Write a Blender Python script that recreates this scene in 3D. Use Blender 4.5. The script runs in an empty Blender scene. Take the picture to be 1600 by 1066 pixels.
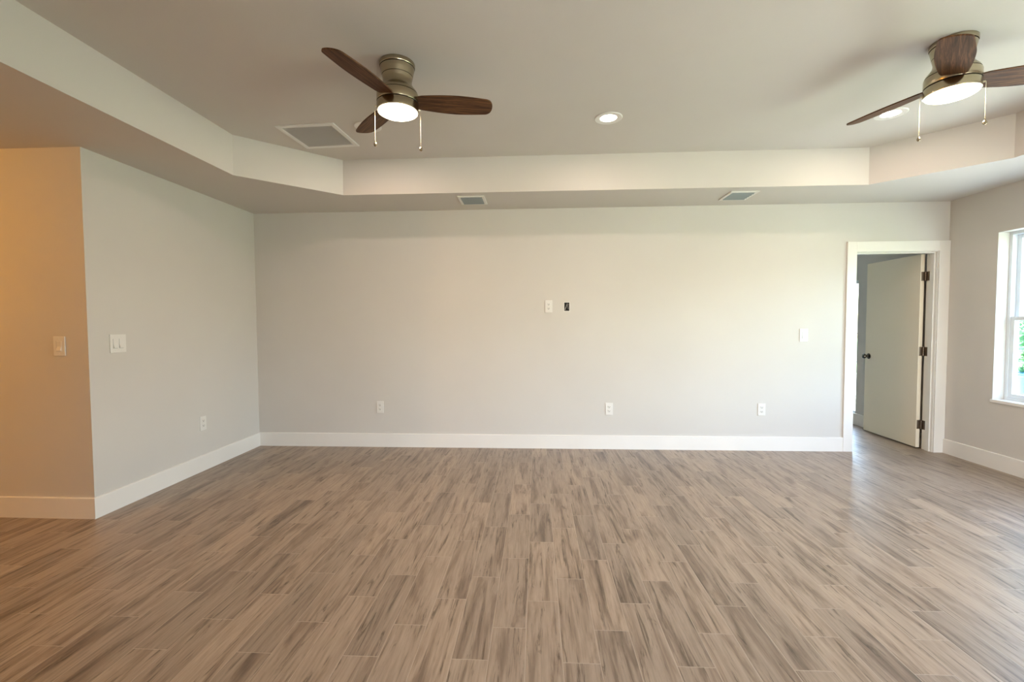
import bpy, bmesh, math, random
from mathutils import Vector, Matrix

random.seed(7)
sc = bpy.context.scene
R = math.radians

# ------------------------------------------------------------------ camera
YAW, PITCH, ROLL, EYE = -0.0534, -0.0400, -0.0046, 1.2906
fw = Vector((math.sin(YAW) * math.cos(PITCH), math.cos(YAW) * math.cos(PITCH), math.sin(PITCH)))
rt = Vector((math.cos(YAW), -math.sin(YAW), 0.0))
up = rt.cross(fw)
r2 = math.cos(ROLL) * rt + math.sin(ROLL) * up
u2 = -math.sin(ROLL) * rt + math.cos(ROLL) * up
cd = bpy.data.cameras.new('camera')
cd.sensor_width = 36.0
cd.lens = 711.0 / 1600.0 * 36.0
cd.clip_start = 0.05
cd.clip_end = 200
cam = bpy.data.objects.new('camera', cd)
m = Matrix((r2, u2, -fw)).transposed().to_4x4()
m.translation = Vector((0, 0, EYE))
cam.matrix_world = m
sc.collection.objects.link(cam)
sc.camera = cam

# ------------------------------------------------------------------ view
vs = sc.view_settings
vs.view_transform = 'Standard'
vs.look = 'None'
vs.gamma = 1.0
vs.use_curve_mapping = False
vs.exposure = 0.80
sc.cycles.use_denoising = True
sc.cycles.max_bounces = 12
sc.cycles.diffuse_bounces = 6
sc.cycles.glossy_bounces = 4
sc.cycles.transparent_max_bounces = 12
sc.cycles.sample_clamp_indirect = 6.0
sc.cycles.blur_glossy = 0.5
sc.cycles.caustics_reflective = False
sc.cycles.caustics_refractive = False

# ------------------------------------------------------------------ sky
w = bpy.data.worlds.new('sky')
sc.world = w
w.use_nodes = True
nt = w.node_tree
sky = nt.nodes.new('ShaderNodeTexSky')
sky.sky_type = 'NISHITA'
sky.sun_disc = False
sky.sun_elevation = R(48)
sky.sun_rotation = R(330)
sky.air_density = 1.0
sky.dust_density = 3.0
nt.links.new(sky.outputs[0], nt.nodes['Background'].inputs[0])
nt.nodes['Background'].inputs[1].default_value = 2.0

# ------------------------------------------------------------------ sun and daylight
def light(name, kind, energy, col, loc, direction, size=None, size_y=None, shape=None, parent=None, spread=None):
    d = bpy.data.lights.new(name, kind)
    d.energy = energy
    d.color = col
    if kind == 'AREA':
        d.shape = shape or 'RECTANGLE'
        d.size = size
        if size_y: d.size_y = size_y
        if spread: d.spread = spread
    o = bpy.data.objects.new(name, d)
    sc.collection.objects.link(o)
    o.location = loc
    o.rotation_euler = Vector(direction).to_track_quat('-Z', 'Y').to_euler()
    if parent: o.parent = parent
    return o

sun = light('sun', 'SUN', 11.0, (1.0, 0.95, 0.86), (3, 12, 12), (0.25, -0.62, -1.0))
sun.data.angle = R(1.0)
# area lamps stand in for daylight at the patio door and added side window
light('daylight_patio_door', 'AREA', 58.0, (1.0, 0.90, 0.80), (2.5, -2.72, 1.05), (-0.04, 1, 0.0), 2.5, 1.9)
light('side_window_fill', 'AREA', 48.0, (1.0, 1.0, 0.86), (4.45, 1.85, 1.30), (-1, 0, 0.15), 1.5, 1.4)  # fill lamp added outside the unseen window to brighten the left wall
# sky portals at the openings (they only guide the sampling of the sky)
for pl, pd, pw, ph in (((2.5, -2.66, 1.07), (0, 1, 0), 2.6, 2.1), ((4.2, 1.85, 1.325), (-1, 0, 0), 1.5, 1.45),
                       ((4.2, 3.56, 1.325), (-1, 0, 0), 1.22, 1.45), ((4.2, 6.74, .97), (-1, 0, 0), 1.72, 1.67)):
    light('sky_portal', 'AREA', 1.0, (1, 1, 1), pl, pd, pw, ph).data.cycles.is_portal = True

# ------------------------------------------------------------------ dimensions
H = 2.44          # soffit height
ZT = 2.749        # tray ceiling height
D = 4.644         # back wall
XL, XR = -2.940, 3.983
YP = 2.834        # face of the hall partition
YF = -2.5         # wall behind the camera
XH = -6.2         # end of the hall
WT = 0.113        # wall thickness

# ------------------------------------------------------------------ materials
def mat(name, base, rough=0.5, metal=0.0, spec=0.5):
    mt = bpy.data.materials.new(name)
    mt.use_nodes = True
    b = mt.node_tree.nodes['Principled BSDF']
    b.inputs['Base Color'].default_value = (*base, 1)
    b.inputs['Roughness'].default_value = rough
    b.inputs['Metallic'].default_value = metal
    b.inputs['Specular IOR Level'].default_value = spec
    return mt

def nodes(mt):
    t = mt.node_tree
    return t, t.nodes['Principled BSDF']

def add_bump(mt, scale, strength, dist=0.002, detail=4, coord='Object'):
    t, b = nodes(mt)
    tc = t.nodes.new('ShaderNodeTexCoord')
    n = t.nodes.new('ShaderNodeTexNoise')
    n.inputs['Scale'].default_value = scale
    n.inputs['Detail'].default_value = detail
    bp = t.nodes.new('ShaderNodeBump')
    bp.inputs['Strength'].default_value = strength
    bp.inputs['Distance'].default_value = dist
    t.links.new(tc.outputs[coord], n.inputs['Vector'])
    t.links.new(n.outputs['Fac'], bp.inputs['Height'])
    t.links.new(bp.outputs[0], b.inputs['Normal'])
    return mt

def vary(mt, c1, c2, scale, detail=3):
    t, b = nodes(mt)
    tc = t.nodes.new('ShaderNodeTexCoord')
    n = t.nodes.new('ShaderNodeTexNoise')
    n.inputs['Scale'].default_value = scale
    n.inputs['Detail'].default_value = detail
    r = t.nodes.new('ShaderNodeValToRGB')
    r.color_ramp.elements[0].position = 0.35
    r.color_ramp.elements[0].color = (*c1, 1)
    r.color_ramp.elements[1].position = 0.65
    r.color_ramp.elements[1].color = (*c2, 1)
    t.links.new(tc.outputs['Object'], n.inputs['Vector'])
    t.links.new(n.outputs['Fac'], r.inputs[0])
    t.links.new(r.outputs[0], b.inputs['Base Color'])
    return mt

M = {}
M['wall'] = add_bump(vary(mat('wall_paint', (.6, .59, .57), .62, spec=.3), (.600, .572, .540), (.620, .592, .560), 1.3), 160, .12)
M['ceiling'] = add_bump(vary(mat('ceiling_paint', (.6, .58, .54), .8, spec=.2), (.61, .575, .535), (.63, .595, .555), 1.1), 120, .15)
M['trim'] = vary(mat('trim_paint', (.83, .81, .78), .32), (.78, .755, .72), (.80, .775, .74), 3)
M['door'] = add_bump(mat('door_paint', (.80, .72, .58), .4), 60, .05)
M['plastic'] = mat('white_plastic', (.74, .72, .69), .35)
M['slot'] = mat('slot_dark', (.03, .028, .025), .6)
M['black'] = mat('cable_black', (.008, .008, .008), .5)
M['white_cable'] = mat('cable_white', (.75, .73, .70), .45)
M['vinyl'] = mat('window_vinyl', (.74, .80, .86), .35)
M['grille'] = mat('filter_grille', (.80, .78, .75), .6)
M['vent_paint'] = mat('vent_white', (.74, .73, .70), .4)
M['louver'] = mat('louver_grey', (.27, .31, .32), .45, .2)
M['duct'] = mat('duct_dark', (.05, .05, .05), .8)
M['bronze'] = mat('hinge_bronze', (.20, .15, .11), .38, .85)
M['knob'] = mat('knob_dark_metal', (.14, .12, .10), .22, 1.0)
M['groove'] = mat('groove_dark', (.012, .008, .005), .9, 0, .1)
M['chain'] = mat('chain_metal', (.80, .72, .55), .3, .9)
M['concrete'] = add_bump(vary(mat('patio_concrete', (.6, .58, .53), .9), (.70, .68, .62), (.78, .76, .70), 4), 60, .3)
M['grass'] = vary(mat('lawn', (.12, .22, .06), .95), (.16, .23, .09), (.24, .31, .14), 9, 5)
M['leaf'] = vary(mat('leaf', (.10, .26, .10), .6), (.05, .20, .10), (.16, .36, .14), 5)
M['bark'] = add_bump(mat('bark', (.16, .11, .07), .9), 30, .5)
M['pot'] = mat('glazed_pot_blue', (.02, .16, .34), .25)
M['fence'] = mat('fence_white', (.82, .82, .78), .5)

# brushed nickel: vertical streaks round the lathe
mt = mat('brushed_nickel', (.44, .38, .27), .20, 1.0)
t, b = nodes(mt)
tc = t.nodes.new('ShaderNodeTexCoord')
mp = t.nodes.new('ShaderNodeMapping'); mp.inputs['Scale'].default_value = (60, 60, 900)
n = t.nodes.new('ShaderNodeTexNoise'); n.inputs['Scale'].default_value = 1.0
bp = t.nodes.new('ShaderNodeBump'); bp.inputs['Strength'].default_value = .10; bp.inputs['Distance'].default_value = .001
t.links.new(tc.outputs['Object'], mp.inputs[0]); t.links.new(mp.outputs[0], n.inputs['Vector'])
t.links.new(n.outputs['Fac'], bp.inputs['Height']); t.links.new(bp.outputs[0], b.inputs['Normal'])
b.inputs['Anisotropic'].default_value = .6
M['nickel'] = mt

# walnut blade: grain along local X
mt = mat('walnut_blade', (.1, .05, .03), .55, spec=.2)
t, b = nodes(mt)
tc = t.nodes.new('ShaderNodeTexCoord')
mp = t.nodes.new('ShaderNodeMapping'); mp.inputs['Scale'].default_value = (3.0, 42, 42)
n = t.nodes.new('ShaderNodeTexNoise'); n.inputs['Scale'].default_value = 1.6; n.inputs['Detail'].default_value = 7; n.inputs['Roughness'].default_value = .65
n.inputs['Distortion'].default_value = .6
r = t.nodes.new('ShaderNodeValToRGB')
cr = r.color_ramp
cr.elements[0].position = .30; cr.elements[0].color = (.024, .009, .004, 1)
cr.elements[1].position = .72; cr.elements[1].color = (.230, .105, .042, 1)
e = cr.elements.new(.5); e.color = (.090, .039, .016, 1)
t.links.new(tc.outputs['Object'], mp.inputs[0]); t.links.new(mp.outputs[0], n.inputs['Vector'])
t.links.new(n.outputs['Fac'], r.inputs[0]); t.links.new(r.outputs[0], b.inputs['Base Color'])
M['walnut'] = mt

def emis(name, col, strength):
    mt = bpy.data.materials.new(name)
    mt.use_nodes = True
    b = mt.node_tree.nodes['Principled BSDF']
    b.inputs['Base Color'].default_value = (.9, .88, .82, 1)
    b.inputs['Emission Color'].default_value = (*col, 1)
    b.inputs['Emission Strength'].default_value = strength
    return mt
M['fan_glow'] = emis('frosted_lens_lit', (1.0, .86, .66), 5.0)
M['can_glow'] = emis('downlight_lens_lit', (1.0, .90, .80), 6.0)

# thin window glass
mt = bpy.data.materials.new('window_glass'); mt.use_nodes = True
t = mt.node_tree
for nd in list(t.nodes):
    if nd.type != 'OUTPUT_MATERIAL': t.nodes.remove(nd)
tr = t.nodes.new('ShaderNodeBsdfTransparent'); tr.inputs[0].default_value = (.93, .98, .97, 1)
gl = t.nodes.new('ShaderNodeBsdfGlossy'); gl.inputs['Roughness'].default_value = .02
mx = t.nodes.new('ShaderNodeMixShader')
mx.inputs[0].default_value = .06; t.links.new(tr.outputs[0], mx.inputs[1]); t.links.new(gl.outputs[0], mx.inputs[2])
t.links.new(mx.outputs[0], t.nodes['Material Output'].inputs[0])
M['glass'] = mt

# wood-look tile floor: 0.142 x 0.57 m tiles in a one-third running bond
def floor_material():
    mt = mat('wood_look_tile', (.4, .3, .2), .36)
    t, b = nodes(mt)
    L = t.links
    def N(kind, **kw):
        nd = t.nodes.new(kind)
        for k, v in kw.items(): setattr(nd, k, v)
        return nd
    def math_(op, a, c=None, d=None):
        nd = N('ShaderNodeMath', operation=op)
        for i, val in enumerate((a, c, d)):
            if val is None: continue
            if isinstance(val, (int, float)): nd.inputs[i].default_value = val
            else: L.new(val, nd.inputs[i])
        return nd.outputs[0]
    geo = N('ShaderNodeNewGeometry')
    sep = N('ShaderNodeSeparateXYZ'); L.new(geo.outputs['Position'], sep.inputs[0])
    X, Y = sep.outputs[0], sep.outputs[1]
    u = math_('DIVIDE', math_('ADD', X, .044), .1422)
    col = math_('FLOOR', u)
    fu = math_('SUBTRACT', u, col)
    v = math_('ADD', math_('DIVIDE', math_('SUBTRACT', Y, 2.065), .5700), math_('MULTIPLY', col, -.334))
    row = math_('FLOOR', v)
    fv = math_('SUBTRACT', v, row)
    cv = N('ShaderNodeCombineXYZ'); L.new(col, cv.inputs[0]); L.new(row, cv.inputs[1])
    wn = N('ShaderNodeTexWhiteNoise', noise_dimensions='2D'); L.new(cv.outputs[0], wn.inputs['Vector'])
    rs = N('ShaderNodeSeparateColor'); L.new(wn.outputs['Color'], rs.inputs[0])
    # grain coordinates, shifted per tile
    def grain(sx, sy, scale, detail, rough, dist, off):
        cx = N('ShaderNodeCombineXYZ')
        L.new(math_('ADD', math_('MULTIPLY', X, sx), math_('MULTIPLY', rs.outputs[0], 37.0 + off)), cx.inputs[0])
        L.new(math_('ADD', math_('MULTIPLY', Y, sy), math_('MULTIPLY', rs.outputs[1], 23.0 + off)), cx.inputs[1])
        L.new(math_('MULTIPLY', rs.outputs[2], 11.0), cx.inputs[2])
        n = N('ShaderNodeTexNoise')
        n.inputs['Scale'].default_value = scale; n.inputs['Detail'].default_value = detail
        n.inputs['Roughness'].default_value = rough; n.inputs['Distortion'].default_value = dist
        L.new(cx.outputs[0], n.inputs['Vector'])
        return n.outputs['Fac']
    g1 = grain(16, 1.6, 1.0, 5, .6, .9, 0)       # broad streaks
    g2 = grain(110, 6.0, 1.0, 4, .6, .3, 5)      # fine grain
    g3 = grain(34, 2.2, 1.0, 6, .7, 1.4, 9)      # dark veins
    def ramp(fac, stops):
        r = N('ShaderNodeValToRGB')
        e = r.color_ramp.elements
        e[0].position, e[0].color = stops[0][0], (*stops[0][1], 1)
        e[1].position, e[1].color = stops[-1][0], (*stops[-1][1], 1)
        for p, c in stops[1:-1]:
            q = e.new(p); q.color = (*c, 1)
        L.new(fac, r.inputs[0])
        return r.outputs[0]
    base = ramp(g1, [(.28, (.160, .112, .080)), (.41, (.275, .203, .148)), (.50, (.375, .288, .218)), (.75, (.42, .33, .252))])
    fine = ramp(g2, [(.32, (.80, .79, .78)), (.62, (1.04, 1.04, 1.04))])
    vein = ramp(g3, [(.36, (.38, .36, .33)), (.44, (.88, .88, .88)), (.7, (1, 1, 1))])
    def mul(a, c, f=1.0):
        mx = N('ShaderNodeMix', data_type='RGBA', blend_type='MULTIPLY')
        mx.inputs[0].default_value = f
        L.new(a, mx.inputs[6])
        L.new(c, mx.inputs[7])
        return mx.outputs[2]
    colr = mul(mul(base, fine), vein)
    # per-tile tone
    tone = ramp(rs.outputs[0], [(0, (.84, .84, .85)), (1, (1.10, 1.09, 1.08))])
    colr = mul(colr, tone)
    # grout and pillowed edges
    eu = math_('MULTIPLY', math_('MINIMUM', fu, math_('SUBTRACT', 1.0, fu)), .1422)
    ev = math_('MULTIPLY', math_('MINIMUM', fv, math_('SUBTRACT', 1.0, fv)), .57)
    ed = math_('MINIMUM', eu, ev)
    gm = math_('LESS_THAN', ed, .0015)
    mx = N('ShaderNodeMix', data_type='RGBA')
    L.new(gm, mx.inputs[0]); L.new(colr, mx.inputs[6]); mx.inputs[7].default_value = (.40, .32, .25, 1)
    L.new(mx.outputs[2], b.inputs['Base Color'])
    h = N('ShaderNodeMapRange'); h.inputs['From Min'].default_value = .0; h.inputs['From Max'].default_value = .004
    L.new(ed, h.inputs['Value'])
    hh = math_('ADD', h.outputs[0], math_('MULTIPLY', g2, .12))
    bp = N('ShaderNodeBump'); bp.inputs['Strength'].default_value = .5; bp.inputs['Distance'].default_value = .0012
    L.new(hh, bp.inputs['Height']); L.new(bp.outputs[0], b.inputs['Normal'])
    rr = N('ShaderNodeMapRange'); rr.inputs['To Min'].default_value = .30; rr.inputs['To Max'].default_value = .46
    L.new(g1, rr.inputs['Value']); L.new(rr.outputs[0], b.inputs['Roughness'])
    return mt
M['floor'] = floor_material()

# ------------------------------------------------------------------ mesh helpers
def add_box(bm, x0, y0, z0, x1, y1, z1, mtx=None, bevel=0.0):
    vs_ = [Vector(p) for p in ((x0,y0,z0),(x1,y0,z0),(x1,y1,z0),(x0,y1,z0),(x0,y0,z1),(x1,y0,z1),(x1,y1,z1),(x0,y1,z1))]
    if mtx is not None: vs_ = [mtx @ v for v in vs_]
    v = [bm.verts.new(p) for p in vs_]
    fs = [bm.faces.new([v[i] for i in f]) for f in ((3,2,1,0),(4,5,6,7),(0,1,5,4),(1,2,6,5),(2,3,7,6),(3,0,4,7))]
    if bevel > 0:
        es = list({e for f in fs for e in f.edges})
        bmesh.ops.bevel(bm, geom=es, offset=bevel, segments=2, affect='EDGES', profile=.5)
    return fs

def add_lathe(bm, prof, seg=64, mtx=None, close=False):
    rings = []
    for (r, z) in prof:
        if r < 1e-6:
            p = Vector((0, 0, z)); p = mtx @ p if mtx is not None else p
            rings.append([bm.verts.new(p)])
        else:
            ring = []
            for i in range(seg):
                a = 2 * math.pi * i / seg
                p = Vector((r * math.cos(a), r * math.sin(a), z))
                ring.append(bm.verts.new(mtx @ p if mtx is not None else p))
            rings.append(ring)
    for a, c in zip(rings, rings[1:]):
        for i in range(seg):
            j = (i + 1) % seg
            if len(a) == 1 and len(c) == 1: continue
            if len(a) == 1: bm.faces.new((a[0], c[j], c[i]))
            elif len(c) == 1: bm.faces.new((a[i], a[j], c[0]))
            else: bm.faces.new((a[i], a[j], c[j], c[i]))

def add_tube(bm, pts, r, seg=8, cap=True):
    pts = [Vector(p) for p in pts]
    rings = []
    for i, p in enumerate(pts):
        d = (pts[min(i + 1, len(pts) - 1)] - pts[max(i - 1, 0)]).normalized()
        q = d.to_track_quat('Z', 'Y')
        rr = r[i] if isinstance(r, (list, tuple)) else r
        rings.append([bm.verts.new(p + q @ Vector((rr * math.cos(2*math.pi*k/seg), rr * math.sin(2*math.pi*k/seg), 0))) for k in range(seg)])
    for a, c in zip(rings, rings[1:]):
        for i in range(seg):
            j = (i + 1) % seg
            bm.faces.new((a[i], a[j], c[j], c[i]))
    if cap:
        bm.faces.new(list(reversed(rings[0]))); bm.faces.new(rings[-1])

def obj(name, bm, material, parent=None, loc=None, smooth=False, kind=None, label=None):
    bmesh.ops.recalc_face_normals(bm, faces=bm.faces[:])
    me = bpy.data.meshes.new(name)
    bm.to_mesh(me); bm.free()
    mts = material if isinstance(material, (list, tuple)) else [material]
    for q in mts: me.materials.append(q)
    if smooth:
        for p in me.polygons: p.use_smooth = True
        me.set_sharp_from_angle(angle=R(35))
    o = bpy.data.objects.new(name, me)
    sc.collection.objects.link(o)
    if parent is not None: o.parent = parent
    if loc is not None: o.location = loc
    if kind: o['kind'] = kind
    if label: o['label'] = label
    return o

def tag(o, label=None, cat=None, group=None, kind=None):
    if label: o['label'] = label
    if cat: o['category'] = cat
    if group: o['group'] = group
    if kind: o['kind'] = kind
    return o

def empty(name, loc=(0, 0, 0), rot=(0, 0, 0)):
    o = bpy.data.objects.new(name, None)
    o.empty_display_size = .1
    sc.collection.objects.link(o)
    o.location = loc; o.rotation_euler = rot
    return o

def thing(name, label, cat, loc=(0, 0, 0), rot=(0, 0, 0), group=None):
    return tag(empty(name, loc, rot), label, cat, group)

def copy_tree(o, parent=None):
    c = o.copy()
    sc.collection.objects.link(c)
    if parent is not None: c.parent = parent
    for ch in [x for x in sc.objects if x.parent == o]:
        if ch != c: copy_tree(ch, c)
    return c

def struct(name, bm, material, parent=None, label=None, cat=None):
    o = obj(name, bm, material, parent)
    if parent is None: tag(o, label, cat, kind='structure')
    return o

def wall_mesh(axis, pos, thick, a0, a1, z0, z1, holes=()):
    """slab wall at coordinate pos..pos+thick on axis, spanning a0..a1 and z0..z1, with rectangular holes"""
    bm = bmesh.new()
    As = sorted({a0, a1, *[h[0] for h in holes], *[h[1] for h in holes]})
    Zs = sorted({z0, z1, *[h[2] for h in holes], *[h[3] for h in holes]})
    lo, hi = min(pos, pos + thick), max(pos, pos + thick)
    nA, nZ = len(As) - 1, len(Zs) - 1
    def solid(i, j):
        if i < 0 or j < 0 or i >= nA or j >= nZ: return False
        ca, cz = (As[i] + As[i+1]) / 2, (Zs[j] + Zs[j+1]) / 2
        return not any(h[0] < ca < h[1] and h[2] < cz < h[3] for h in holes)
    cache = {}
    def V(a, t_, z):
        k = (a, t_, z)
        if k not in cache: cache[k] = bm.verts.new((t_, a, z) if axis == 'x' else (a, t_, z))
        return cache[k]
    for i in range(nA):
        for j in range(nZ):
            if not solid(i, j): continue
            a, c, p, q = As[i], As[i+1], Zs[j], Zs[j+1]
            bm.faces.new((V(a,lo,p), V(c,lo,p), V(c,lo,q), V(a,lo,q)))
            bm.faces.new((V(a,hi,p), V(a,hi,q), V(c,hi,q), V(c,hi,p)))
            if not solid(i-1, j): bm.faces.new((V(a,lo,p), V(a,lo,q), V(a,hi,q), V(a,hi,p)))
            if not solid(i+1, j): bm.faces.new((V(c,lo,p), V(c,hi,p), V(c,hi,q), V(c,lo,q)))
            if not solid(i, j-1): bm.faces.new((V(a,lo,p), V(a,hi,p), V(c,hi,p), V(c,lo,p)))
            if not solid(i, j+1): bm.faces.new((V(a,lo,q), V(c,lo,q), V(c,hi,q), V(a,hi,q)))
    return bm

# ------------------------------------------------------------------ shell
Y2 = 8.2            # end of the room beyond the door
WIN = (2.95, 4.175, .600, 2.050)       # side window: y0, y1, z0, z1
WIN2 = (5.875, 7.6, .132, 1.80)        # glass door beyond
DOOR = (3.115, 3.885, 0.0, 1.968)      # doorway x0, x1
BOX = (.2825, .3360, 1.408, 1.494)     # cable opening

bm = bmesh.new(); add_box(bm, XH - .2, YF - .2, -.12, XR + .22, Y2 + .2, 0)
struct('floor', bm, M['floor'], label='wood-look plank tile floor running toward the back wall', cat='floor')

struct('wall_back', wall_mesh('y', D, WT, XL, XR, 0, H, [DOOR, BOX]), M['wall'],
       label='long light grey back wall facing the camera', cat='wall')
struct('wall_left', wall_mesh('x', XL, -.12, YP, D + WT, 0, H), M['wall'],
       label='short light grey left wall with a double switch', cat='wall')
struct('wall_hall', wall_mesh('y', YP, .12, XH, XL - .12, 0, H), M['wall'],
       label='wall face in warm hall light at the far left', cat='wall')
struct('wall_right', wall_mesh('x', XR, .20, YF, Y2, 0, ZT, [WIN, WIN2, (1.1, 2.6, .60, 2.05)]), M['wall'],
       label='shaded right wall with the window', cat='wall')
struct('wall_front', wall_mesh('y', YF, -.15, XH, XR, 0, ZT, [(1.2, 3.8, .02, 2.12)]), M['wall'],
       label='wall behind the camera with a wide patio opening', cat='wall')
struct('wall_hall_end', wall_mesh('x', XH, -.15, YF, YP, 0, H), M['wall'],
       label='wall closing the hall at the far left', cat='wall')
struct('wall_bedroom_left', wall_mesh('x', 1.1, -.12, D + WT, Y2, 0, H), M['wall'],
       label='left wall of the room beyond the doorway', cat='wall')
struct('wall_bedroom_back', wall_mesh('y', Y2, .15, 1.0, XR, 0, H), M['wall'],
       label='end wall of the room beyond the doorway', cat='wall')

struct('wall_light_block', wall_mesh('y', -.45, -.12, XH, .60, 0, H), M['wall'],  # unseen stub, added to keep patio daylight off the hall wall
       label='unseen wall stub added behind the camera to block patio daylight', cat='wall')

# ceiling: soffit ring, octagonal tray sides, raised centre
def ceiling_mesh():
    bm = bmesh.new()
    tray = [(-1.722, 4.038), (2.800, 4.038), (3.377, 3.450), (3.377, -1.00), (2.80, -1.60), (-1.74, -1.60), (-2.334, -1.00), (-2.334, 3.444)]
    out = [(XL, D), (XR, D), (XR, D), (XR, YF), (XR, YF), (XL, YF), (XL, YF), (XL, D)]
    lo = [bm.verts.new((x, y, H)) for x, y in tray]
    hi = [bm.verts.new((x, y, ZT)) for x, y in tray]
    ov = {}
    def O(p):
        if p not in ov: ov[p] = bm.verts.new((p[0], p[1], H))
        return ov[p]
    n = len(tray)
    for i in range(n):
        j = (i + 1) % n
        f = [lo[i], lo[j], O(out[j]), O(out[i])]
        f2 = []
        for v in f:
            if v not in f2: f2.append(v)
        bm.faces.new(f2)
        bm.faces.new((lo[i], hi[i], hi[j], lo[j]))
    bm.faces.new(hi)
    # hall part and the part above the back rooms
    def quad(x0, y0, x1, y1, z=H):
        bm.faces.new([bm.verts.new(p) for p in ((x0,y0,z),(x1,y0,z),(x1,y1,z),(x0,y1,z))])
    quad(XH, YF, XL, YP)
    quad(1.0, D, XR, Y2)
    quad(XL - .12, YP, XL, D)
    return bm
bm = ceiling_mesh()
o = struct('ceiling', bm, M['ceiling'], label='tray ceiling with a lower soffit border', cat='ceiling')
# unseen slab added above so that no light leaks round the thin ceiling
bm = bmesh.new(); add_box(bm, XH - .4, YF - .5, ZT + .02, XR + .5, Y2 + .5, ZT + .14)
struct('roof_light_block', bm, M['fence'], label='unseen roof slab added over the rooms to stop light leaks', cat='roof')

# ------------------------------------------------------------------ baseboards
def baseboard(name, path, label):
    """path of (x, y) along the wall faces; the board stands on the left side of the travel direction"""
    bm = bmesh.new()
    T, HB = .015, .140
    prof = [(0, 0), (T, 0), (T, HB - .004), (T - .004, HB), (0, HB)]
    pts = [Vector((x, y)) for x, y in path]
    rows = []
    for i, p in enumerate(pts):
        d0 = (pts[i] - pts[i-1]).normalized() if i > 0 else None
        d1 = (pts[i+1] - pts[i]).normalized() if i < len(pts) - 1 else None
        n0 = Vector((-d0.y, d0.x)) if d0 else None
        n1 = Vector((-d1.y, d1.x)) if d1 else None
        if n0 and n1:
            nn = (n0 + n1); nn = nn / (nn.dot(n0))
        else: nn = n0 or n1
        rows.append([bm.verts.new((p.x + nn.x * a, p.y + nn.y * a, z)) for a, z in prof])
    for a, c in zip(rows, rows[1:]):
        for i in range(len(prof)):
            j = (i + 1) % len(prof)
            bm.faces.new((a[i], a[j], c[j], c[i]))
    bm.faces.new(rows[0]); bm.faces.new(list(reversed(rows[-1])))
    return struct(name, bm, M['trim'], label=label, cat='baseboard')

baseboard('baseboard_back', [(3.028, D), (XL + .015, D)], 'white baseboard along the back wall')
baseboard('baseboard_left', [(XL, D), (XL, YP), (XH, YP)], 'white baseboard wrapping the left wall corner into the hall')
baseboard('baseboard_right', [(XR, YF), (XR, D - .02)], 'white baseboard under the side window')
baseboard('baseboard_bedroom', [(XR, D + WT + .02), (XR, Y2)], 'white baseboard seen through the doorway')

# ------------------------------------------------------------------ doorway with its open door
x0, x1, _, zt = DOOR
dr = empty('door_1', (0, 0, 0)); tag(dr, 'open white slab door with casing at the right end of the back wall', 'door', kind='structure')
bm = bmesh.new()
CF = D - .019
add_box(bm, 3.028, CF, 0, x0 + .002, D, 2.064, bevel=.002)
add_box(bm, x1 - .002, CF, 0, XR - .001, D, 2.064, bevel=.002)
add_box(bm, x0 + .002, CF, zt - .002, x1 - .002, D, 2.064, bevel=.002)
obj('casing', bm, M['trim'], dr)
bm = bmesh.new()
JE = D + WT
add_box(bm, x0, D - .002, 0, x0 + .006, JE + .004, zt)
add_box(bm, x1 - .006, D - .002, 0, x1, JE + .004, zt)
add_box(bm, x0 + .006, D - .002, zt - .006, x1 - .006, JE + .004, zt)
obj('jamb', bm, M['trim'], dr)
bm = bmesh.new()
add_box(bm, x1 - .018, D + .022, 0, x1 - .006, D + .068, zt - .006, bevel=.0015)
add_box(bm, x0 + .006, D + .022, 0, x0 + .018, D + .068, zt - .006, bevel=.0015)
add_box(bm, x0 + .018, D + .022, zt - .018, x1 - .018, D + .068, zt - .006, bevel=.0015)
obj('door_stop', bm, M['trim'], dr)
# leaf: hinge edge faces the camera
hx, hy = 3.876, JE + .012
ang = math.atan2(.022, .77)
MD = Matrix.Translation((hx - .044, hy + .006, 0)) @ Matrix.Rotation(-ang, 4, 'Z')
bm = bmesh.new(); add_box(bm, 0, 0, .012, .036, .768, 1.955, MD, bevel=.002)
leaf = obj('door_leaf', bm, M['door'], dr, label='flat cream door slab')
for k, z in enumerate((.245, .985, 1.735)):
    bm = bmesh.new()
    add_box(bm, .006, -.003, z - .045, .040, .0005, z + .045, MD, bevel=.001)         # leaf on the door edge
    add_box(bm, x1 - .008, JE - .040, z - .045, x1 - .005, JE + .004, z + .045, bevel=.001)
    for q in range(5):
        add_tube(bm, [(hx - .004, hy - .004, z - .045 + q * .018 + .001), (hx - .004, hy - .004, z - .045 + (q + 1) * .018 - .001)], .0065, 12)
    obj('hinge', bm, M['bronze'], dr, smooth=True, label='dark bronze butt hinge')
# knob on the left face (axis along -x) plus the one on the hidden face
kb = empty('door_knob'); kb.parent = dr
bm = bmesh.new()
MK = MD @ Matrix.Translation((0, .705, .885)) @ Matrix.Rotation(R(-90), 4, 'Y')
add_lathe(bm, [(0, 0), (.031, 0), (.033, .003), (.030, .007), (.014, .010), (.012, .030), (.020, .036), (.027, .046), (.028, .055), (.024, .063), (.012, .067), (0, .068)], 32, MK)
bpy.data.objects.remove(kb)
obj('door_knob', bm, M['knob'], dr, smooth=True, label='dark round door knob')
bm = bmesh.new()
MK2 = MD @ Matrix.Translation((.036, .705, .885)) @ Matrix.Rotation(R(90), 4, 'Y')
add_lathe(bm, [(0, 0), (.031, 0), (.033, .003), (.030, .007), (.014, .010), (.012, .030), (.020, .036), (.027, .046), (.028, .055), (.024, .063), (.012, .067), (0, .068)], 32, MK2)
obj('door_knob', bm, M['knob'], dr, smooth=True)

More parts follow.
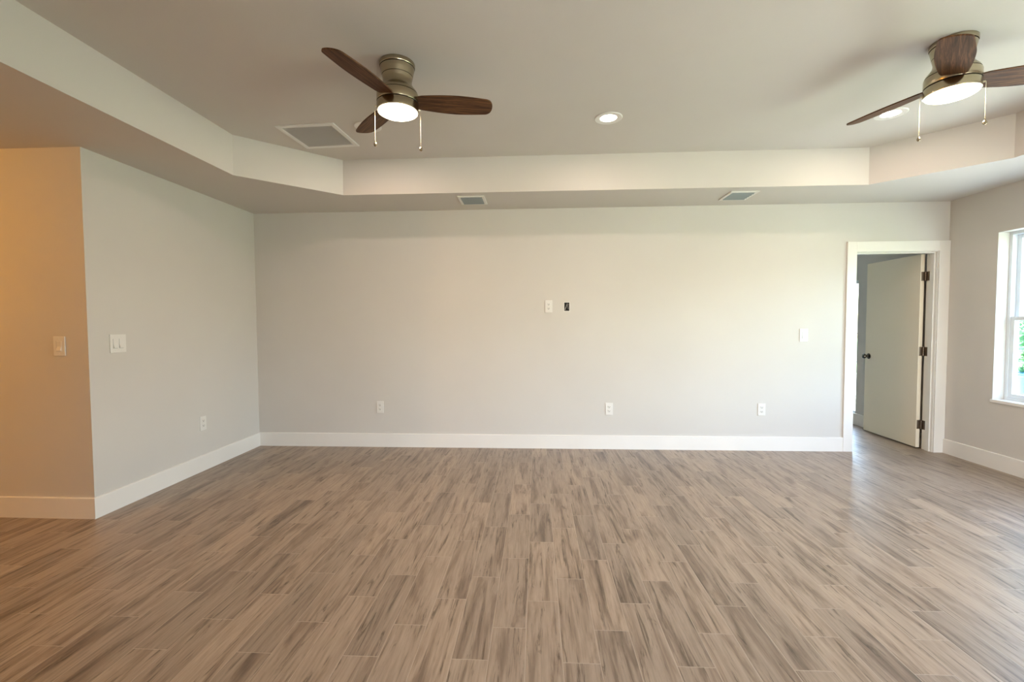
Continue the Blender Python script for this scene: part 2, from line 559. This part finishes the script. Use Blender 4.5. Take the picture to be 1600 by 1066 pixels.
# ------------------------------------------------------------------ side window (single hung)
def hung_window(name, y0, y1, z0, z1, xg, label):
    wn_ = empty(name); tag(wn_, label, 'window', kind='structure')
    # drywall returns are the wall itself; a painted sill lines the bottom
    bm = bmesh.new(); add_box(bm, XR - .012, y0 - .015, z0 - .022, xg + .01, y1 + .012, z0 + .004, bevel=.003)
    obj('sill', bm, M['trim'], wn_)
    zm = (z0 + z1) / 2 - .02
    # outer frame
    bm = bmesh.new(); F = .026
    for a in ((y0, z0, y0 + F, z1), (y1 - F, z0, y1, z1), (y0 + F, z0, y1 - F, z0 + F), (y0 + F, z1 - F, y1 - F, z1)):
        add_box(bm, xg - .005, a[0], a[1], xg + .075, a[2], a[3], bevel=.002)
    obj('window_frame', bm, M['vinyl'], wn_)
    S = .034
    def sash(nm, xa, xb, za, zb):
        bm = bmesh.new()
        ya, yb = y0 + F, y1 - F
        for a in ((ya, za, ya + S, zb), (yb - S, za, yb, zb), (ya + S, za, yb - S, za + S), (ya + S, zb - S, yb - S, zb)):
            add_box(bm, xa, a[0], a[1], xb, a[2], a[3], bevel=.003)
        s = obj(nm, bm, M['vinyl'], wn_)
        bm = bmesh.new(); xm = (xa + xb) / 2
        add_box(bm, xm - .002, ya + S, za + S, xm + .002, yb - S, zb - S)
        obj('pane', bm, M['glass'], s)
        return s
    lower = sash('lower_sash', xg, xg + .032, z0 + F, zm + .02)
    sash('upper_sash', xg + .036, xg + .068, zm - .015, z1 - F)
    bm = bmesh.new(); yc = (y0 + y1) / 2
    add_box(bm, xg + .004, yc - .03, zm + .02, xg + .030, yc + .03, zm + .034, bevel=.003)
    obj('sash_lock', bm, M['vinyl'], lower)
    return wn_
hung_window('window_1', WIN[0], WIN[1], WIN[2], WIN[3], XR + .098, 'white single hung window in the right wall')
hung_window('window_added', 1.1, 2.6, .60, 2.05, XR + .098, 'unseen white window added in the right wall for side light')  # second window out of view, added to let in side light

# glass door beyond the doorway
g = empty('door_2'); tag(g, 'bright glass door in the room beyond the doorway', 'glass door', kind='structure')
bm = bmesh.new()
for a in ((WIN2[0], WIN2[2], WIN2[0] + .02, WIN2[3]), (WIN2[1] - .04, WIN2[2], WIN2[1], WIN2[3]), (WIN2[0] + .02, WIN2[2], WIN2[1] - .04, WIN2[2] + .03), (WIN2[0] + .02, WIN2[3] - .04, WIN2[1] - .04, WIN2[3])):
    add_box(bm, XR + .02, a[0], a[1], XR + .07, a[2], a[3], bevel=.002)
obj('door_frame', bm, M['vinyl'], g)
bm = bmesh.new(); add_box(bm, XR + .04, WIN2[0] + .02, WIN2[2] + .03, XR + .045, WIN2[1] - .04, WIN2[3] - .04)
obj('pane', bm, M['glass'], g)
bm = bmesh.new(); add_tube(bm, [(XR + .04, 5.925, 1.14), (XR - .02, 5.93, 1.14), (XR - .03, 5.93, 1.12), (XR - .03, 5.93, .80), (XR - .02, 5.93, .78), (XR + .04, 5.925, .78)], .006, 10)
obj('door_handle', bm, mat('pull_grey', (.42, .36, .52), .4), g, smooth=True)

# patio door behind the camera
g = empty('door_3'); tag(g, 'sliding glass patio door behind the camera', 'glass door', kind='structure')
bm = bmesh.new()
for a in ((1.2, 1.25), (2.48, 2.53), (3.75, 3.8)):
    add_box(bm, a[0], YF - .12, .02, a[1], YF - .05, 2.12)
add_box(bm, 1.25, YF - .12, .02, 3.75, YF - .05, .06); add_box(bm, 1.25, YF - .12, 2.07, 3.75, YF - .05, 2.12)
obj('door_frame', bm, M['vinyl'], g)

# ------------------------------------------------------------------ electrical plates
def plate_mesh(wd, hg, t_=.0065):
    bm = bmesh.new(); add_box(bm, -wd/2, -t_, -hg/2, wd/2, 0, hg/2, bevel=.0022); return bm
def screw(bm, x, z, y=-.0068):
    add_lathe(bm, [(0, .001), (.0028, .0008), (.0032, 0)], 12, Matrix.Translation((x, y, z)) @ Matrix.Rotation(R(90), 4, 'X'))

def make_outlet(label):
    t_ = thing('wall_outlet', label, 'outlet', group=None)
    obj('cover_plate', plate_mesh(.073, .124), M['plastic'], t_)
    for s in (1, -1):
        bm = bmesh.new()
        add_box(bm, -.017, -.0085, s*.021 - .0145, .017, -.004, s*.021 + .0145, bevel=.004)
        rc = obj('receptacle', bm, M['plastic'], t_)
        bm = bmesh.new(); zc = s * .021 + .003
        add_box(bm, -.0085, -.0092, zc - .005, -.006, -.008, zc + .005)
        add_box(bm, .006, -.0092, zc - .004, .0085, -.008, zc + .004)
        add_box(bm, -.003, -.0092, zc - .012, .003, -.008, zc - .0065)
        obj('slots', bm, M['slot'], rc)
    bm = bmesh.new(); screw(bm, 0, 0); obj('screw', bm, M['vent_paint'], t_)
    return t_

def rocker(parent, x):
    bm = bmesh.new()
    add_box(bm, x - .0175, -.0075, -.034, x + .0175, -.005, .034, bevel=.001)
    fr_ = obj('rocker_frame', bm, M['plastic'], parent)
    bm = bmesh.new()
    # tilted paddle: bottom stands proud
    pts = [(-.0150, -.0078, .030), (.0150, -.0078, .030), (.0150, -.0070, 0), (-.0150, -.0070, 0), (-.0150, -.0135, -.030), (.0150, -.0135, -.030)]
    v = [bm.verts.new((x + p[0], p[1], p[2])) for p in pts]
    w_ = [bm.verts.new((x + p[0], -.005, p[2])) for p in pts]
    bm.faces.new((v[0], v[1], v[2], v[3])); bm.faces.new((v[3], v[2], v[5], v[4]))
    for a, c in ((0, 1), (1, 2), (2, 5), (5, 4), (4, 3), (3, 0)): bm.faces.new((v[a], v[c], w_[c], w_[a]))
    bm.faces.new((w_[0], w_[1], w_[2], w_[3])); bm.faces.new((w_[3], w_[2], w_[5], w_[4]))
    obj('rocker', bm, M['plastic'], fr_)
    bm = bmesh.new()
    add_box(bm, x - .0178, -.0079, -.0335, x - .0162, -.0074, .0335); add_box(bm, x - .016, -.0079, -.0335, x + .016, -.0074, -.0318)
    obj('gap_line', bm, M['louver'], fr_)

def make_switch(label, gangs, cat='light switch'):
    t_ = thing('light_switch', label, cat)
    obj('cover_plate', plate_mesh(.080 if gangs == 1 else .122, .128), M['plastic'], t_)
    for g_ in range(gangs): rocker(t_, 0 if gangs == 1 else (-.023 + .046 * g_))
    for g_ in range(gangs):
        x = 0 if gangs == 1 else (-.023 + .046 * g_)
        for z_ in (.048, -.048):
            bm = bmesh.new(); screw(bm, x, z_); obj('screw', bm, M['vent_paint'], t_)
    return t_

po = make_outlet('white duplex outlet low on the back wall, nearest the left corner')
spots = [((-1.629, D, .417), 0, None),
         ((.738, D, .411), 0, 'white duplex outlet low on the back wall, below the dark cable opening'),
         ((2.246, D, .413), 0, 'white duplex outlet low on the back wall, nearest the open door'),
         ((.126, D, 1.455), 0, 'white duplex outlet at mid height, beside the dark cable opening'),
         ((XL, 3.831, .418), R(90), 'white duplex outlet low on the short left side wall')]
for i, (loc, rz, lb) in enumerate(spots):
    o = po if i == 0 else copy_tree(po)
    o.location = loc; o.rotation_euler.z = rz
    if lb: o['label'] = lb
    if i < 3: o['group'] = 'low outlets along the back wall'

s = make_switch('white single rocker switch on the back wall left of the door casing', 1); s.location = (2.638, D, 1.155)
s = make_switch('white double rocker switch on the short left side wall', 2); s.location = (XL, 3.044, 1.158); s.rotation_euler.z = R(90)
s = make_switch('single rocker switch on the warm lit hall wall at far left', 1); s.location = (-3.136, YP, 1.150)

# cable opening with a mounting bracket and loose cables
t_ = thing('cable_opening', 'open dark cable box in the back wall with loose cables inside', 'cable box', (.3092, D, 1.451))
bm = bmesh.new()
ow, oh = .0267, .043
for a in ((-ow - .006, -oh - .006, -ow + .001, oh + .006), (ow - .001, -oh - .006, ow + .006, oh + .006), (-ow, -oh - .006, ow, -oh + .001), (-ow, oh - .001, ow, oh + .006)):
    add_box(bm, a[0], -.003, a[1], a[2], .002, a[3])
obj('bracket', bm, M['plastic'], t_)
bm = bmesh.new()
e_ = .0005
add_box(bm, -ow + .001 , .004, -oh + .001, ow - .001, .055, oh - .001)
for f in list(bm.faces):
    if abs(f.calc_center_median().y - .004) < 1e-4: bm.faces.remove(f)
obj('box', bm, M['black'], t_)
bm = bmesh.new()
add_tube(bm, [(-.016, .03, .038), (-.015, .012, .022), (-.006, .004, .004), (.004, .006, -.016), (.002, .014, -.036)], .0034, 8)
add_tube(bm, [(.016, .03, .036), (.014, .010, .018), (.012, .005, -.004), (.004, .008, -.022), (-.010, .014, -.038)], .0034, 8)
obj('cable', bm, M['black'], t_, smooth=True)
bm = bmesh.new()
add_tube(bm, [(.006, .02, .036), (.001, .006, .020), (-.005, .003, 0), (-.013, .004, -.014), (-.017, .012, -.034)], .0022, 8)
add_tube(bm, [(.019, .02, .030), (.011, .005, .016), (.010, .003, .002), (.015, .004, -.010), (.016, .012, -.026)], .0016, 8)
obj('cable', bm, M['white_cable'], t_, smooth=True, label='thin white cable')

# ------------------------------------------------------------------ recessed downlights
def make_downlight(label):
    t_ = thing('recessed_light', label, 'ceiling light', group='recessed ceiling lights')
    bm = bmesh.new()
    add_lathe(bm, [(.058, .0), (.060, -.003), (.080, -.0055), (.094, -.006), (.098, -.003), (.098, 0)], 48)
    obj('trim_ring', bm, M['plastic'], t_, smooth=True)
    bm = bmesh.new(); add_lathe(bm, [(.058, -.0012), (.030, -.0026), (0, -.003)], 48)
    obj('lens', bm, M['can_glow'], t_, smooth=True, label='glowing white lens')
    light('downlight_beam', 'AREA', 3.9, (1.0, .78, .66), (0, 0, -.010), (0, 0, -1), .10, None, 'DISK', t_)
    return t_
dl = make_downlight('lit recessed light on the tray ceiling between the two fans')
dl.location = (.518, 3.342, ZT)
for loc, lb in (((2.493, 3.400, ZT), 'lit recessed light partly behind the right fan blade'),
                ((-1.243, 3.372, ZT), 'recessed light almost hidden behind the left fan, beside the square return grille')):
    o = copy_tree(dl); o.location = loc; o['label'] = lb

# ------------------------------------------------------------------ ceiling fans
def blade_mesh():
    bm = bmesh.new()
    # outline of a paddle blade, x = 0.105..0.55 from the hub axis
    n_ = 40
    x0_, x1_ = .098, .535
    top, bot = [], []
    for i in range(n_ + 1):
        s_ = math.sin(i / n_ * math.pi / 2)
        x = x0_ + (x1_ - x0_) * s_
        wd = .050 + .024 * math.sin(min(s_ / .55, 1) * math.pi / 2)     # half width growing to 74 mm
        if s_ > .55: wd = .074 - .018 * ((s_ - .55) / .45) ** 1.5
        if s_ > .90:
            k = (s_ - .90) / .10
            wd *= max(0, 1 - k ** 2.8) ** .45 if k < 1 else 0
        if s_ < .06: wd *= .80 + .20 * (s_ / .06)
        top.append((x, wd * 1.06)); bot.append((x, -wd * .94))
    t_ = .0035
    U = [[bm.verts.new((x, y, z)) for x, y in top[:-1]] for z in (t_, -t_)]
    L_ = [[bm.verts.new((x, y, z)) for x, y in bot[:-1]] for z in (t_, -t_)]
    tip = [bm.verts.new((x1_, .002, z)) for z in (t_, -t_)]
    for k in (0, 1):
        for i in range(n_ - 1):
            bm.faces.new((U[k][i], U[k][i+1], L_[k][i+1], L_[k][i]))
        bm.faces.new((U[k][-1], tip[k], L_[k][-1]))
    for i in range(n_ - 1):
        bm.faces.new((U[0][i], U[0][i+1], U[1][i+1], U[1][i])); bm.faces.new((L_[0][i], L_[0][i+1], L_[1][i+1], L_[1][i]))
    bm.faces.new((U[0][-1], tip[0], tip[1], U[1][-1])); bm.faces.new((L_[0][-1], tip[0], tip[1], L_[1][-1]))
    bm.faces.new((U[0][0], L_[0][0], L_[1][0], U[1][0]))
    return bm

ZB = -.206     # blade plane below the ceiling
PITCH_B = R(-13)
def make_fan(label):
    f = thing('ceiling_fan', label, 'ceiling fan', group='hugger ceiling fans')
    bm = bmesh.new()
    add_lathe(bm, [(0, 0), (.096, 0), (.098, -.003), (.098, -.020), (.096, -.024)], 64)
    obj('canopy', bm, M['nickel'], f, smooth=True)
    bm = bmesh.new(); add_lathe(bm, [(.0955, -.0238), (.0948, -.026), (.0945, -.0285)], 64); obj('groove_ring', bm, M['groove'], f)
    bm = bmesh.new()
    add_lathe(bm, [(.0945, -.0283), (.0945, -.031), (.090, -.050), (.085, -.072)], 64)
    add_lathe(bm, [(.0845, -.0745), (.081, -.090), (.079, -.100), (.080, -.112), (.085, -.126), (.095, -.141), (.106, -.154), (.1125, -.168)], 64)
    add_lathe(bm, [(.1143, -.1720), (.1155, -.177), (.1155, -.2175), (.1150, -.2185)], 64)
    hs = obj('motor_housing', bm, M['nickel'], f, smooth=True)
    bm = bmesh.new(); add_lathe(bm, [(.0846, -.0715), (.0842, -.073), (.0842, -.0752)], 64); obj('groove_ring', bm, M['groove'], hs)
    bm = bmesh.new(); add_lathe(bm, [(.1122, -.1675), (.1132, -.170), (.1142, -.1725)], 64); obj('groove_ring', bm, M['groove'], hs)
    bm = bmesh.new(); add_lathe(bm, [(.1148, -.2180), (.1146, -.2215), (.1148, -.2250)], 64); obj('groove_ring', bm, M['groove'], hs)
    bm = bmesh.new(); add_lathe(bm, [(.1147, -.2247), (.1155, -.226), (.1155, -.262), (.1145, -.266), (.110, -.267)], 64)
    lk = obj('light_kit', bm, M['nickel'], f, smooth=True)
    bm = bmesh.new(); add_lathe(bm, [(.1105, -.264), (.109, -.270), (.098, -.2765), (.07, -.281), (.035, -.2835), (0, -.284)], 64)
    obj('light_lens', bm, M['fan_glow'], lk, smooth=True, label='glowing frosted lens')
    base = None
    for k in range(3):
        if base is None:
            bl = obj('blade', blade_mesh(), M['walnut'], f, label='dark walnut blade'); base = bl
        else:
            bl = base.copy(); sc.collection.objects.link(bl)
        bl.rotation_mode = 'XYZ'
        bl.location = (0, 0, ZB)
        bl.rotation_euler = (PITCH_B, 0, 2 * math.pi / 3 * k)
    return f

def chains(f, ang, lens_):
    for s_, ln in zip((1, -1), lens_):
        dx, dy = .124 * math.cos(ang) * s_, .124 * math.sin(ang) * s_
        bm = bmesh.new()
        add_tube(bm, [(dx * .92, dy * .92, -.245), (dx * 1.0, dy * 1.0, -.245)], .0045, 10)
        add_tube(bm, [(dx * 1.01, dy * 1.01, -.245), (dx * 1.01, dy * 1.01, -.25 - ln)], .0008, 6)
        z = -.25 - ln
        for q in range(int(ln / .006)):
            add_lathe(bm, [(0, .0016), (.0014, .0008), (.0016, 0), (.0014, -.0008), (0, -.0016)], 6, Matrix.Translation((dx * 1.01, dy * 1.01, -.252 - q * .006)))
        ch = obj('pull_chain', bm, M['chain'], f, smooth=True, label='thin bead pull chain')
        bm = bmesh.new()
        add_lathe(bm, [(0, .014), (.0028, .012), (.003, .006), (.007, .001), (.0095, -.006), (.0085, -.013), (.004, -.017), (0, -.018)], 20, Matrix.Translation((dx * 1.01, dy * 1.01, z - .006)))
        obj('pull_knob', bm, M['nickel'], ch, smooth=True)

f1 = make_fan('brushed nickel ceiling fan with three walnut blades near the square return grille')
f2 = copy_tree(f1)
chains(f1, R(196.8), (.195, .200))
chains(f2, R(139.5 - 0), (.205, .190))
f1.location = (-.777, 2.581, ZT)
f2.location = (2.183, 2.561, ZT)
f2['label'] = 'brushed nickel ceiling fan by the right window side, one blade toward the camera'
P1, P2 = R(-108.85), R(109.9)
for f, p in ((f1, P1), (f2, P2)):
    for k, bl in enumerate([c for c in sc.objects if c.parent == f and c.name.startswith('blade')]):
        bl.rotation_euler = (PITCH_B, 0, p + 2 * math.pi / 3 * k)
    light('fan_lamp', 'AREA', 7.0, (1.0, .72, .46), (0, 0, -.292), (0, 0, -1), .20, None, 'DISK', f)

# ------------------------------------------------------------------ ceiling grilles
t_ = thing('return_air_grille', 'large square return air grille on the tray ceiling beside the left fan', 'air grille', (-1.681, 3.514, ZT), (0, 0, R(-3.2)))
bm = bmesh.new(); A, B_ = .2275, .216
for a in ((-A, -B_, -A + .034, B_), (A - .034, -B_, A, B_), (-A + .034, -B_, A - .034, -B_ + .034), (-A + .034, B_ - .034, A - .034, B_)):
    add_box(bm, a[0], a[1], -.009, a[2], a[3], 0, bevel=.0025)
fr_ = obj('frame', bm, M['vent_paint'], t_)
for sx in (-1, 1):
    for sy in (-1, 1):
        bm = bmesh.new()
        add_lathe(bm, [(0, -.0105), (.003, -.010), (.0035, -.009)], 12, Matrix.Translation((sx * .15, sy * (B_ - .017), 0)))
        obj('screw', bm, M['grille'], fr_)
bm = bmesh.new(); nsl = 34
for i in range(nsl):
    y = -B_ + .036 + (2 * B_ - .072) * (i + .5) / nsl
    add_box(bm, -A + .032, -.0062, -.0007, A - .032, .0062, .0007, Matrix.Translation((0, y, -.0045)) @ Matrix.Rotation(R(32), 4, 'X'))
obj('slats', bm, M['grille'], t_)
bm = bmesh.new(); add_box(bm, -A + .03, -B_ + .03, -.0008, A - .03, B_ - .03, 0)
obj('filter', bm, mat('filter_backing', (.78, .76, .73), .9), t_)

def make_vent(label):
    t_ = thing('supply_vent', label, 'air vent', group='soffit air vents')
    bm = bmesh.new(); A, B_ = .124, .140; F = .026
    for a in ((-A, -B_, -A + F, B_), (A - F, -B_, A, B_), (-A + F, -B_, A - F, -B_ + F), (-A + F, B_ - F, A - F, B_)):
        add_box(bm, a[0], a[1], -.010, a[2], a[3], 0, bevel=.003)
    obj('frame', bm, M['vent_paint'], t_)
    bm = bmesh.new()
    for i in range(5):
        y = -B_ + F + (2 * B_ - 2 * F) * (i + .5) / 5
        add_box(bm, -A + F, -.015, -.0009, A - F, .015, .0009, Matrix.Translation((0, y, -.0085)) @ Matrix.Rotation(R(-24), 4, 'X'))
    obj('louvers', bm, M['louver'], t_)
    bm = bmesh.new(); add_box(bm, -A + F - .002, -B_ + F - .002, -.0008, A - F + .002, B_ - F + .002, 0)
    obj('duct', bm, M['duct'], t_)
    return t_
v = make_vent('small louvred vent in the soffit right of the left fan'); v.location = (-.590, 4.272, H)
o = copy_tree(v); o.location = (1.838, 4.290, H); o['label'] = 'small louvred vent in the soffit nearer the door, below the right fan'

# ------------------------------------------------------------------ hall lamp (out of frame, lights the hall wall)
t_ = thing('flush_ceiling_light', 'warm flush ceiling light in the hall left of the picture', 'ceiling light', (-4.6, 1.2, H))
bm = bmesh.new(); add_lathe(bm, [(0, 0), (.15, 0), (.155, -.02), (.15, -.03)], 48); obj('base', bm, M['nickel'], t_, smooth=True)
bm = bmesh.new(); add_lathe(bm, [(.145, -.03), (.135, -.055), (.09, -.08), (0, -.09)], 48); obj('shade', bm, emis('hall_shade_lit', (1.0, .50, .18), 3.0), t_, smooth=True)
light('hall_lamp_beam', 'POINT', 38.0, (1.0, .45, .05), (0, 0, -.20), (0, 0, -1), parent=t_).data.shadow_soft_size = .09

# ------------------------------------------------------------------ garden outside
bm = bmesh.new(); add_box(bm, -30, -30, -.35, 40, 40, -.14)
o = obj('ground', bm, M['grass']); tag(o, 'green lawn around the house', 'lawn', kind='structure')
bm = bmesh.new(); add_box(bm, XR + .25, 2.0, -.14, XR + 4.4, 14, -.06); add_box(bm, -3, -7, -.14, XR + 4.4, YF - .2, -.06)
o = obj('patio', bm, M['concrete']); tag(o, 'pale concrete patio outside the window', 'patio', kind='structure')

def foliage(bm, cx, cy, cz, rx, ry, rz, n_, s_):
    for _ in range(n_):
        while True:
            p = Vector((random.uniform(-1, 1), random.uniform(-1, 1), random.uniform(-1, 1)))
            if .25 < p.length < 1: break
        p = Vector((cx + p.x * rx, cy + p.y * ry, cz + p.z * rz))
        q = Vector((random.uniform(-1, 1), random.uniform(-1, 1), random.uniform(-.6, 1))).to_track_quat('Z', 'Y')
        ln, wd = s_ * random.uniform(.7, 1.3), s_ * .36
        pts = [(0, 0, 0), (ln * .4, wd, .1 * ln), (ln, 0, 0), (ln * .4, -wd, .1 * ln)]
        bm.faces.new([bm.verts.new(p + q @ Vector(a)) for a in pts])

t_ = thing('potted_shrub', 'leafy green shrub in a blue pot outside the side window', 'potted plant', (7.72, 7.35, -.06))
bm = bmesh.new(); add_lathe(bm, [(0, 0), (.22, 0), (.28, .25), (.32, .48), (.34, .50), (.34, .54), (.30, .54), (.28, .46), (0, .46)], 40); obj('pot', bm, M['pot'], t_, smooth=True)
bm = bmesh.new()
for k in range(5):
    a = k * 1.26
    add_tube(bm, [(.03 * math.cos(a), .03 * math.sin(a), .45), (.10 * math.cos(a), .10 * math.sin(a), .8), (.2 * math.cos(a), .2 * math.sin(a), 1.2)], [.02, .015, .008], 7)
obj('stem', bm, M['bark'], t_, smooth=True)
bm = bmesh.new(); foliage(bm, 0, 0, .98, .36, .36, .55, 1500, .085); obj('foliage', bm, M['leaf'], t_)

t_ = thing('garden_tree', 'green broadleaf tree beyond the side window', 'tree', (9.55, 8.5, -.14))
bm = bmesh.new(); add_tube(bm, [(0, 0, 0), (.04, .02, 1.2), (.0, .05, 2.4), (.1, 0, 3.4)], [.13, .10, .08, .04], 12)
for k in range(6):
    a = k * 1.05; add_tube(bm, [(.02, .03, 1.7 + .15 * k), (.5 * math.cos(a), .5 * math.sin(a), 2.3 + .15 * k), (.85 * math.cos(a), .85 * math.sin(a), 2.7 + .15 * k)], [.045, .03, .012], 7)
obj('trunk', bm, M['bark'], t_, smooth=True)
bm = bmesh.new(); foliage(bm, 0, 0, 3.0, 1.25, 1.25, 1.5, 3500, .16); obj('crown', bm, M['leaf'], t_)

bpy.context.view_layer.update()
